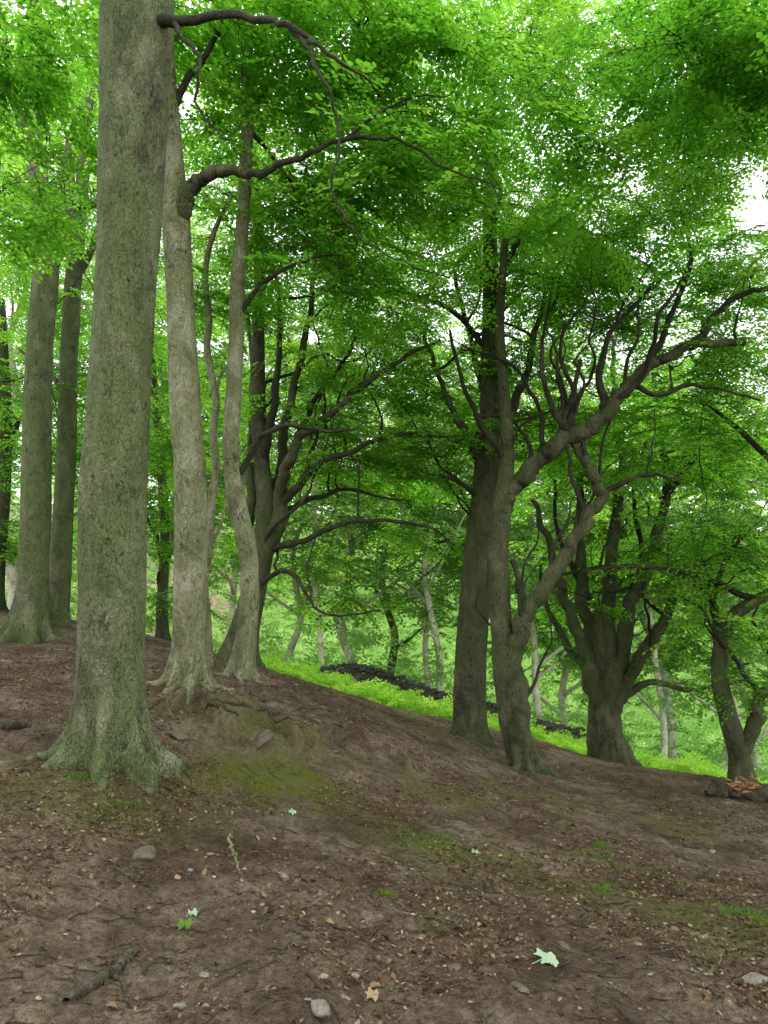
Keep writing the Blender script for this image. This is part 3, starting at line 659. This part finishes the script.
put_sprays(lm, None, SP_FAR, np.stack([xx, yy, gz(xx, yy)+rs.uniform(.1, 1., N)*(.9+1.8*(den+.2))], 1), rs.uniform(0, 6.3, N), rs.normal(0, .4, N), rs.normal(0, .4, N), rs.uniform(.8, 1.4, N), rs.uniform(.3, .95, N))
tag(lm.build('understory', M['leaf_far_haze'], smooth=False), 'soft green scrubby undergrowth between the far trunks beyond the wall', 'undergrowth', kind='stuff')

# ---------------------------------------------------------------- dry stone wall
def rock_verts(rs, sx, sy, sz):
    v = np.array([[a, b_, c] for a in (-1, 1) for b_ in (-1, 1) for c in (-1, 1)], float)*np.array([sx, sy, sz])/2
    return v*(1+rs.uniform(-.22, .14, (8, 3)))
BOXF = np.array([[0, 1, 3, 2], [4, 6, 7, 5], [0, 4, 5, 1], [2, 3, 7, 6], [0, 2, 6, 4], [1, 5, 7, 3]])
wp = np.array([P(q, 690, Yw)[0][:2] for q, Yw in ((315, 28), (380, 28.5), (440, 28.3), (520, 28.8), (600, 29))])
rs = np.random.RandomState(8)
body, cope = MB(), MB()
seg = np.linalg.norm(np.diff(wp, axis=0), axis=1); cum = np.r_[0, np.cumsum(seg)]
def wpt(s): return np.array([np.interp(s, cum, wp[:, 0]), np.interp(s, cum, wp[:, 1])])
for row in range(10):
    s = -rs.uniform(0, .3)
    while s < cum[-1]:
        w_ = rs.uniform(.12, .34); c = wpt(s+w_/2); d = wpt(s+w_/2+.05)-wpt(s+w_/2-.05); a = math.atan2(d[1], d[0])
        top = (7.2+1.6*vn(s*.45, 0, 0, 9)+.5*vn(s*3, 0, 0, 10))*min(1, .35+s*.5)
        if row < top:
            if row < 7: v = rock_verts(rs, w_*1.05, .5-.04*row, .125)
            else: v = rock_verts(rs, w_*.9, .35, rs.uniform(.08, .14))
            v = v@np.array([[math.cos(a), math.sin(a), 0], [-math.sin(a), math.cos(a), 0], [0, 0, 1]])
            (body if row < 7 else cope).add(v+np.array([c[0], c[1]+rs.normal(0, .03), g(c[0], c[1])+.04+.112*row+rs.normal(0, .012)]), BOXF)
        s += w_
w0 = wpt(6.); wo = (w0[0], w0[1], g(*w0))
wt = thing('dry_stone_wall', 'low dark tumbledown dry stone wall running behind the bright green field', 'wall', wo)
body.build('wall_course', M['wallstone'], wt, smooth=False, origin=wo); cope.build('coping', M['wallstone'], wt, smooth=False, origin=wo)
print('bg', time.time()-T0)

# ---------------------------------------------------------------- ground scatter
_ys = np.arange(2.5, 24, .015)
def gpx(px, py):
    v = 512-py; dy = F*cp_-v*sp_; dz = F*sp_+v*cp_; t = _ys/dy
    x = (px-384)*t; z = CAMZ+dz*t; h = np.where(z < gz(x, _ys))[0]
    i = h[0] if len(h) else len(_ys)-1
    return x[i], _ys[i]
def flat_leaves(xx, yy, lmin, lmax, rs, tt, dz=.006):
    N = len(xx); e = .04; zz = gz(xx, yy); gx = (gz(xx+e, yy)-zz)/e; gy = (gz(xx, yy+e)-zz)/e
    nrm = np.stack([-gx, -gy, np.ones(N)], 1)+rs.normal(0, .36, (N, 3)); nrm /= np.linalg.norm(nrm, axis=1)[:, None]
    a = rs.uniform(0, 2*PI, N); d = np.stack([np.cos(a), np.sin(a), 0*a], 1); d -= nrm*(d*nrm).sum(1)[:, None]; d /= np.linalg.norm(d, axis=1)[:, None]
    s = np.cross(nrm, d); l = (rs.uniform(lmin, lmax, N)*np.where(rs.uniform(0, 1, N) < .08, 1.8, 1))[:, None]; w = l*rs.uniform(.3, .75, N)[:, None]
    o = np.stack([xx, yy, zz+dz], 1)-d*l/2; cu = rs.uniform(-.15, .35, N)[:, None]*l
    V = np.stack([o, o+d*l*.35+s*w*.5+nrm*cu, o+d*l*.7+s*w*.4+nrm*cu, o+d*l, o+d*l*.7-s*w*.4+nrm*cu, o+d*l*.35-s*w*.5+nrm*cu], 1).reshape(-1, 3)
    mb = MB(); base = (np.arange(N)*6)[:, None]
    mb.add(V, np.concatenate([base+np.array([[0, 1, 2, 3]]), base+np.array([[0, 3, 4, 5]])]), np.r_[tt, tt]); return mb
rs = np.random.RandomState(12)
N = 110000; yy = 2.4+rs.uniform(0, 1, N)**1.15*14; xx = rs.uniform(-.62, .62, N)*(yy+.6)
dens = .36+1.5*fbm(xx*1.0, yy*1.0, 0, 4, 8)+.12*(yy > 5); kp = rs.uniform(0, 1, N) < np.clip(dens, .06, 1); xx, yy = xx[kp], yy[kp]; N = len(xx)
mb = flat_leaves(xx, yy, .008, .036, rs, np.clip(rs.beta(1.1, 2.6, N), 0, 1))
tag(mb.build('leaf_litter', M['litter'], smooth=False), 'brown and tan fallen leaves strewn over the bare woodland soil', 'leaf litter', kind='stuff')
mb = MB(); NT = 3000; Yt = 2.5+rs.uniform(0, 1, NT)**1.2*10; Xt = rs.uniform(-.6, .6, NT)*(Yt+.5); At = rs.uniform(0, 2*PI, NT); Lt = rs.uniform(.03, .2, NT)*np.where(rs.uniform(0, 1, NT) < .07, 2.4, 1)
f = np.linspace(-.5, .5, 4)[None]; PX = Xt[:, None]+np.cos(At)[:, None]*Lt[:, None]*f+rs.normal(0, .006, (NT, 4)); PY = Yt[:, None]+np.sin(At)[:, None]*Lt[:, None]*f+rs.normal(0, .006, (NT, 4)); PZ = gz(PX, PY)+.008
for i in range(NT): tube(mb, np.stack([PX[i], PY[i], PZ[i]], 1), np.linspace(.003, .0013, 4)*rs.uniform(.7, 1.7), 4)
tag(mb.build('twig_litter', M['bark_root']), 'thin brown twigs scattered on the soil', 'twigs', kind='stuff')
mb = MB()
N = 4000; y = 2.4+rs.uniform(0, 1, N)**1.2*7; x = rs.uniform(-.6, .6, N)*(y+.5); kk_ = fbm(x*1.4, y*1.4, 5, 3, 44) > -.3; x, y = x[kk_], y[kk_]; N = len(x); zz = gz(x, y)
for i in range(N):
    s_ = rs.uniform(.003, .014)*(2.2 if i % 17 == 0 else 1)
    mb.add(rock_verts(rs, s_, s_*rs.uniform(.6, 1), s_*.7)@np.linalg.qr(rs.normal(0, 1, (3, 3)))[0]+np.array([x[i], y[i], zz[i]+.001]), BOXF)
tag(mb.build('gravel', M['earth'], smooth=False), 'fine grey grit and pebbles in the foreground soil', 'gravel', kind='stuff')

def ico(sub=2):
    import bmesh
    bm = bmesh.new(); bmesh.ops.create_icosphere(bm, subdivisions=sub, radius=1)
    v = np.array([list(q.co) for q in bm.verts]); f = np.array([[q.index for q in fc.verts] for fc in bm.faces]); bm.free(); return v, f
IV, IF = ico(3)
def stone(px, py, wpx, label, group=None, hr=.36, mat='stone', rough=1.):
    x, y = gpx(px, py); _, t = P(px, py, y); s_ = wpx*t/2; k = int(px*7+py)
    v = IV.copy(); rs_ = np.random.RandomState(k)
    for _ in range(9):
        nrm = rs_.normal(0, 1, 3); nrm /= np.linalg.norm(nrm); dcut = rs_.uniform(.55, .85)
        ex = np.maximum(v@nrm-dcut, 0); v = v-ex[:, None]*nrm
    v *= (1+.12*rough*vn(v[:, 0]*2+k, v[:, 1]*2, v[:, 2]*2, k)+.06*rough*vn(v[:, 0]*6, v[:, 1]*6, v[:, 2]*6+k, 2))[:, None]
    a = k*.7; v *= np.array([s_, s_*rs_.uniform(.5, .9), s_*hr]); v = v@np.array([[math.cos(a), math.sin(a), 0], [-math.sin(a), math.cos(a), 0], [0, 0, 1]])
    gy = (g(x, y+.05)-g(x, y-.05))/.1; gx = (g(x+.05, y)-g(x-.05, y))/.1; v[:, 2] += v[:, 0]*gx+v[:, 1]*gy
    mb = MB(); mb.add(v+np.array([x, y, g(x, y)+s_*hr*.12]), IF)
    ob = mb.build('stone', M[mat], smooth=True, origin=(x, y, g(x, y))); tag(ob, label, 'stone', group); return ob
stone(320,1012,34,'largest grey stone at the bottom edge of the picture', hr=.5)
stone(345,1000,16,'smaller grey stone touching the right side of the big bottom stone')
stone(145,858,30,'flat brown-grey stone below the nearest beech', mat='earth', hr=.45)
stone(282,876,15,'light grey stone in bare soil below the mossy patch')
stone(565,948,20,'dark flat stone just above the pale green leaf', mat='earth')
stone(592,928,14,'grey stone up and right of the pale green leaf')
stone(520,990,22,'buried grey stone left of and below the pale green leaf', mat='earth')
stone(755,980,26,'pale stone at the lower right edge')
stone(455,968,18,'flat grey stone in the middle foreground', mat='earth')
stone(180,1008,18,'grey stone at the lower left beside the knobbly root')
stone(712,852,12,'whitish stone on the slope at right')
for q in [(60,960),(230,930),(262,905),(390,905),(412,870),(300,935),(610,985),(640,905),(668,945),(500,900),(470,1005),(700,1000),(545,870),(350,860),(240,985),(98,905),(420,985),(620,880),(575,900),(725,930),(150,960),(330,960),(480,860),(530,1010),(660,870),(270,960),(365,930),(435,925),(560,1000),(590,960),(640,1010),(205,975),(30,900),(190,870),(320,895),(740,880),(690,900),(520,935),(400,955),(120,925),(355,975),(308,1002),(580,1012),(490,975),(610,930),(650,975),(450,890),(700,970)]:
    stone(q[0], q[1], 7+(q[0]*q[1] % 10), 'small grey stone half sunk in the bare soil', 'small stones scattered over the soil', hr=.3, mat='stone' if q[0] % 3 else 'earth')
stone(262,742,24,'dark earthy boulder in the eroded bank below the wavy beech', hr=.45, mat='earth', rough=3)
stone(178,738,22,'dark stone in the eroded bank below the crooked-limbed beech', hr=.45, mat='earth', rough=3)

def surf_root(pix, w, label, mat='bark_root', name='exposed_root', br=(), sink=.0):
    xy = np.array([gpx(*q) for q in pix]); Q = crom(xy, 8); n = len(Q); f = np.linspace(0, 1, n)
    Q[1:-1] += .008*np.random.RandomState(n).normal(0, 1, (n-2, 2))
    t0 = P(*pix[0], xy[0][1])[1]; r = w*t0/2*(.35+.65*np.sin(PI*np.clip(f*.85+.12, 0, 1))); z = gz(Q[:, 0], Q[:, 1])+r*sink
    mb = MB(); tube(mb, np.column_stack([Q, z]), r, 10, lambda p_, q, D: q*(1+.3*fbm(p_[:, None, 0]*18+D[..., 0], p_[:, None, 1]*18+D[..., 1], D[..., 2]*2, 2, 4)))
    for bb in br:
        xb = np.array([gpx(*q) for q in bb]); Qb = crom(xb, 6); rb = np.linspace(r.mean()*.7, r.mean()*.25, len(Qb))
        tube(mb, np.column_stack([Qb, gz(Qb[:, 0], Qb[:, 1])+rb*.3]), rb, 8)
    o_ = (xy[0][0], xy[0][1], g(*xy[0])); return tag(mb.build(name, M[mat], origin=o_), label, 'stick' if name != 'exposed_root' else 'root')
surf_root([(66,1004),(85,994),(100,982),(115,974),(128,960),(137,946)], 15, 'gnarled knobbly root breaking the soil at the bottom left corner', br=[[(110,975),(122,985),(126,1000)]], sink=.3)
surf_root([(250,692),(270,700),(300,706),(330,711),(360,718),(388,727)], 6, 'long grey root running right along the top of the bank', br=[[(300,706),(320,716),(345,722)]])
surf_root([(215,700),(240,706),(265,710),(290,715),(320,722),(350,730)], 6, 'lower grey root crossing the eroded bank', br=[[(265,710),(285,720),(305,728)]])
surf_root([(200,699),(212,704),(226,710),(238,718)], 5, 'short root gripping the top edge of the eroded bank')
surf_root([(165,700),(152,706),(146,714)], 5, 'short root curling down left of the crooked-limbed beech')
surf_root([(262,686),(285,688),(310,692),(335,700),(362,710)], 4, 'thin upper root near the skyline of the bank')
surf_root([(0,727),(14,728),(30,727)], 11, 'dark log end lying at the left edge beside the nearest beech', name='fallen_branch', sink=.4)
surf_root([(104,862),(125,875),(145,886),(158,890)], 3, 'thin curved stick on the slope below the nearest beech', name='fallen_stick', sink=.5)
surf_root([(232,832),(230,848),(236,862),(239,872)], 3, 'short pale stick standing out below the mossy patch', name='fallen_stick', mat='bark_pale', sink=.5)
surf_root([(690,966),(700,975),(715,968),(722,955)], 3.5, 'bent pale stick at the lower right', name='fallen_stick', mat='bark_pale', br=[[(700,975),(704,990),(701,1000)]], sink=.5)
surf_root([(378,985),(395,992),(415,990)], 3, 'short straight stick in the middle foreground', name='fallen_stick', mat='bark_pale', sink=.5)
surf_root([(683,935),(700,938),(718,940)], 4, 'stubby stick above the bent pale stick', name='fallen_stick', mat='bark_pale', sink=.5)
surf_root([(75,815),(90,822),(105,820),(112,838)], 3, 'thin root looping over the soil beneath the nearest beech', sink=.4)

# fallen log at right
x0, y0 = gpx(706, 797); x1, y1 = gpx(768, 800); lo_ = (x0, y0, g(x0, y0))
lt = thing('fallen_log', 'dark rough fallen log with splintered orange broken wood at the right edge', 'log', lo_)
f = np.linspace(0, 1, 40); lp = np.stack([x0+(x1-x0)*f*1.3, y0+(y1-y0)*f+.1*np.sin(f*5), 0*f], 1); lp[:, 2] = gz(lp[:, 0], lp[:, 1])+.06
mb = MB(); tube(mb, lp, (.03+.10*sstep(f*5))*(1+.2*np.sin(f*9)), 24, lambda p_, q, D: q*(1+.5*fbm(p_[:, None, 0]*9, D[..., 1]*2.5, D[..., 2]*2.5, 4, 4))); mb.build('log_body', M['bark_root'], lt, origin=lo_)
mb = MB(); rs = np.random.RandomState(4)
for i in range(46):
    c = lp[18]+np.array([rs.normal(0, .10), rs.normal(-.09, .05), .13+rs.normal(0, .05)]); d_ = rs.normal(0, 1, 3); d_[2] = abs(d_[2])*.4; d_ /= np.linalg.norm(d_)
    tube(mb, np.array([c, c+d_*.05, c+d_*.12]), [.014, .013, .002], 4)
mb.build('splinters', M['wood'], lt, origin=lo_, smooth=False)

def lobed_leaf(px, py, wpx, label, mat, rot=0, group=None, name='fallen_leaf'):
    x, y = gpx(px, py); _, t = P(px, py, y); r0 = wpx*t/2; n = 40; th = np.arange(n)/n*2*PI
    rr = r0*(.72+.28*np.abs(np.cos(2.5*th))**.6)*(1+.05*np.cos(17*th)); rr[np.abs(th-PI) < .2] *= .55
    lx, ly = rr*np.cos(th+rot), rr*np.sin(th+rot)*.9
    sx = (g(x+.05, y)-g(x-.05, y))/.1; sy = (g(x, y+.05)-g(x, y-.05))/.1; z0 = g(x, y)+.02
    pts = [[x, y, z0-.006]]
    for i in range(n): pts.append([x+lx[i], y+ly[i], z0+sx*lx[i]+(sy+.25)*ly[i]+.008*math.sin(th[i]*5)])
    mb = MB(); mb.add(pts, np.array([[0, i+1, (i+1) % n+1] for i in range(n)]), np.full(n, .8))
    stalk = np.array([[x-math.cos(rot)*r0*.3, y-math.sin(rot)*r0*.3, z0], [x-math.cos(rot)*r0*1.1, y-math.sin(rot)*r0*1.1, z0-.005], [x-math.cos(rot)*r0*1.5, y-math.sin(rot)*r0*1.3, z0-.01]])
    tube(mb, stalk, [.0025, .002, .002], 5, tint=.3)
    return tag(mb.build(name, M[mat], origin=(x, y, g(x, y)), smooth=False), label, 'leaf', group)
lobed_leaf(546,963,26,'large pale silvery-green lobed leaf lying on the soil at lower right of centre','paleleaf',.6)
lobed_leaf(184,930,17,'dull green lobed leaf on the soil at lower left','grass',2.)
lobed_leaf(192,918,11,'small pale green leaf overlapping the dull green leaf at lower left','paleleaf',1.)
lobed_leaf(292,815,8,'small pale leaf on the mossy patch','paleleaf',4.)
lobed_leaf(475,855,8,'pale green leaf on the open slope in the middle','paleleaf',3.)
lobed_leaf(372,1000,15,'orange-brown dry leaf near the bottom edge','litter',3.)

# moss and grass
def patch(px, py, rx, ry, n, seed):
    x, y = gpx(px, py); rs = np.random.RandomState(seed)
    x, y = x+rs.normal(0, rx, n), y+rs.normal(0, ry, n); k = fbm(x*6, y*6, 0, 2, 5) > -.25; return x[k], y[k]
A = [patch(245,788,.34,.20,18000,1), patch(180,790,.2,.1,2500,2), patch(215,722,.3,.06,1500,3), patch(300,775,.2,.14,6000,8), patch(290,745,.3,.1,1800,18)]
blades(np.concatenate([q[0] for q in A]), np.concatenate([q[1] for q in A]), .018, .0035, M['moss'], 'moss', 'olive moss carpet on the bank below the nearest beeches', 'moss', 1, .8)
A = [patch(748,918,.11,.11,1100,4), patch(78,775,.06,.05,420,5), patch(122,805,.06,.04,350,6), patch(440,845,.22,.2,600,7), patch(605,860,.2,.2,500,9), patch(600,888,.08,.06,240,10), patch(515,862,.07,.05,200,11), patch(120,825,.3,.1,160,12), patch(430,900,.03,.03,90,13), patch(388,895,.03,.02,70,14), patch(600,846,.05,.04,200,15), patch(250,790,.3,.15,300,16), patch(690,880,.25,.15,300,17)]
blades(np.concatenate([q[0] for q in A]), np.concatenate([q[1] for q in A]), .045, .002, M['grass'], 'short_grass', 'sparse tufts of short green grass on the slope', 'grass', 2, .9)

# ---------------------------------------------------------------- light
w = bpy.data.worlds.new('World'); bpy.context.scene.world = w; w.use_nodes = True; nt = w.node_tree; nt.nodes.clear()
sky = nt.nodes.new('ShaderNodeTexSky'); sky.sky_type = 'NISHITA'; sky.sun_disc = False
EL, AZ = math.radians(55), math.radians(-35)
sky.sun_elevation = EL; sky.sun_rotation = AZ
mx = nt.nodes.new('ShaderNodeMix'); mx.data_type = 'RGBA'; mx.inputs[0].default_value = .85
nt.links.new(sky.outputs[0], mx.inputs[6]); mx.inputs[7].default_value = (19, 19.5, 19.5, 1)
bg = nt.nodes.new('ShaderNodeBackground'); bg.inputs[1].default_value = .15; nt.links.new(mx.outputs[2], bg.inputs[0])
ow = nt.nodes.new('ShaderNodeOutputWorld'); nt.links.new(bg.outputs[0], ow.inputs[0])
sl = bpy.data.lights.new('sun', 'SUN'); sl.energy = 2.4; sl.angle = math.radians(20); sl.color = (1, .97, .9)
so = bpy.data.objects.new('sun', sl); C.objects.link(so)
dirv = Vector((math.sin(AZ)*math.cos(EL), math.cos(AZ)*math.cos(EL), math.sin(EL)))
so.rotation_euler = dirv.to_track_quat('Z', 'Y').to_euler()
print('faces', sum(len(m.polygons) for m in bpy.data.meshes), time.time()-T0)
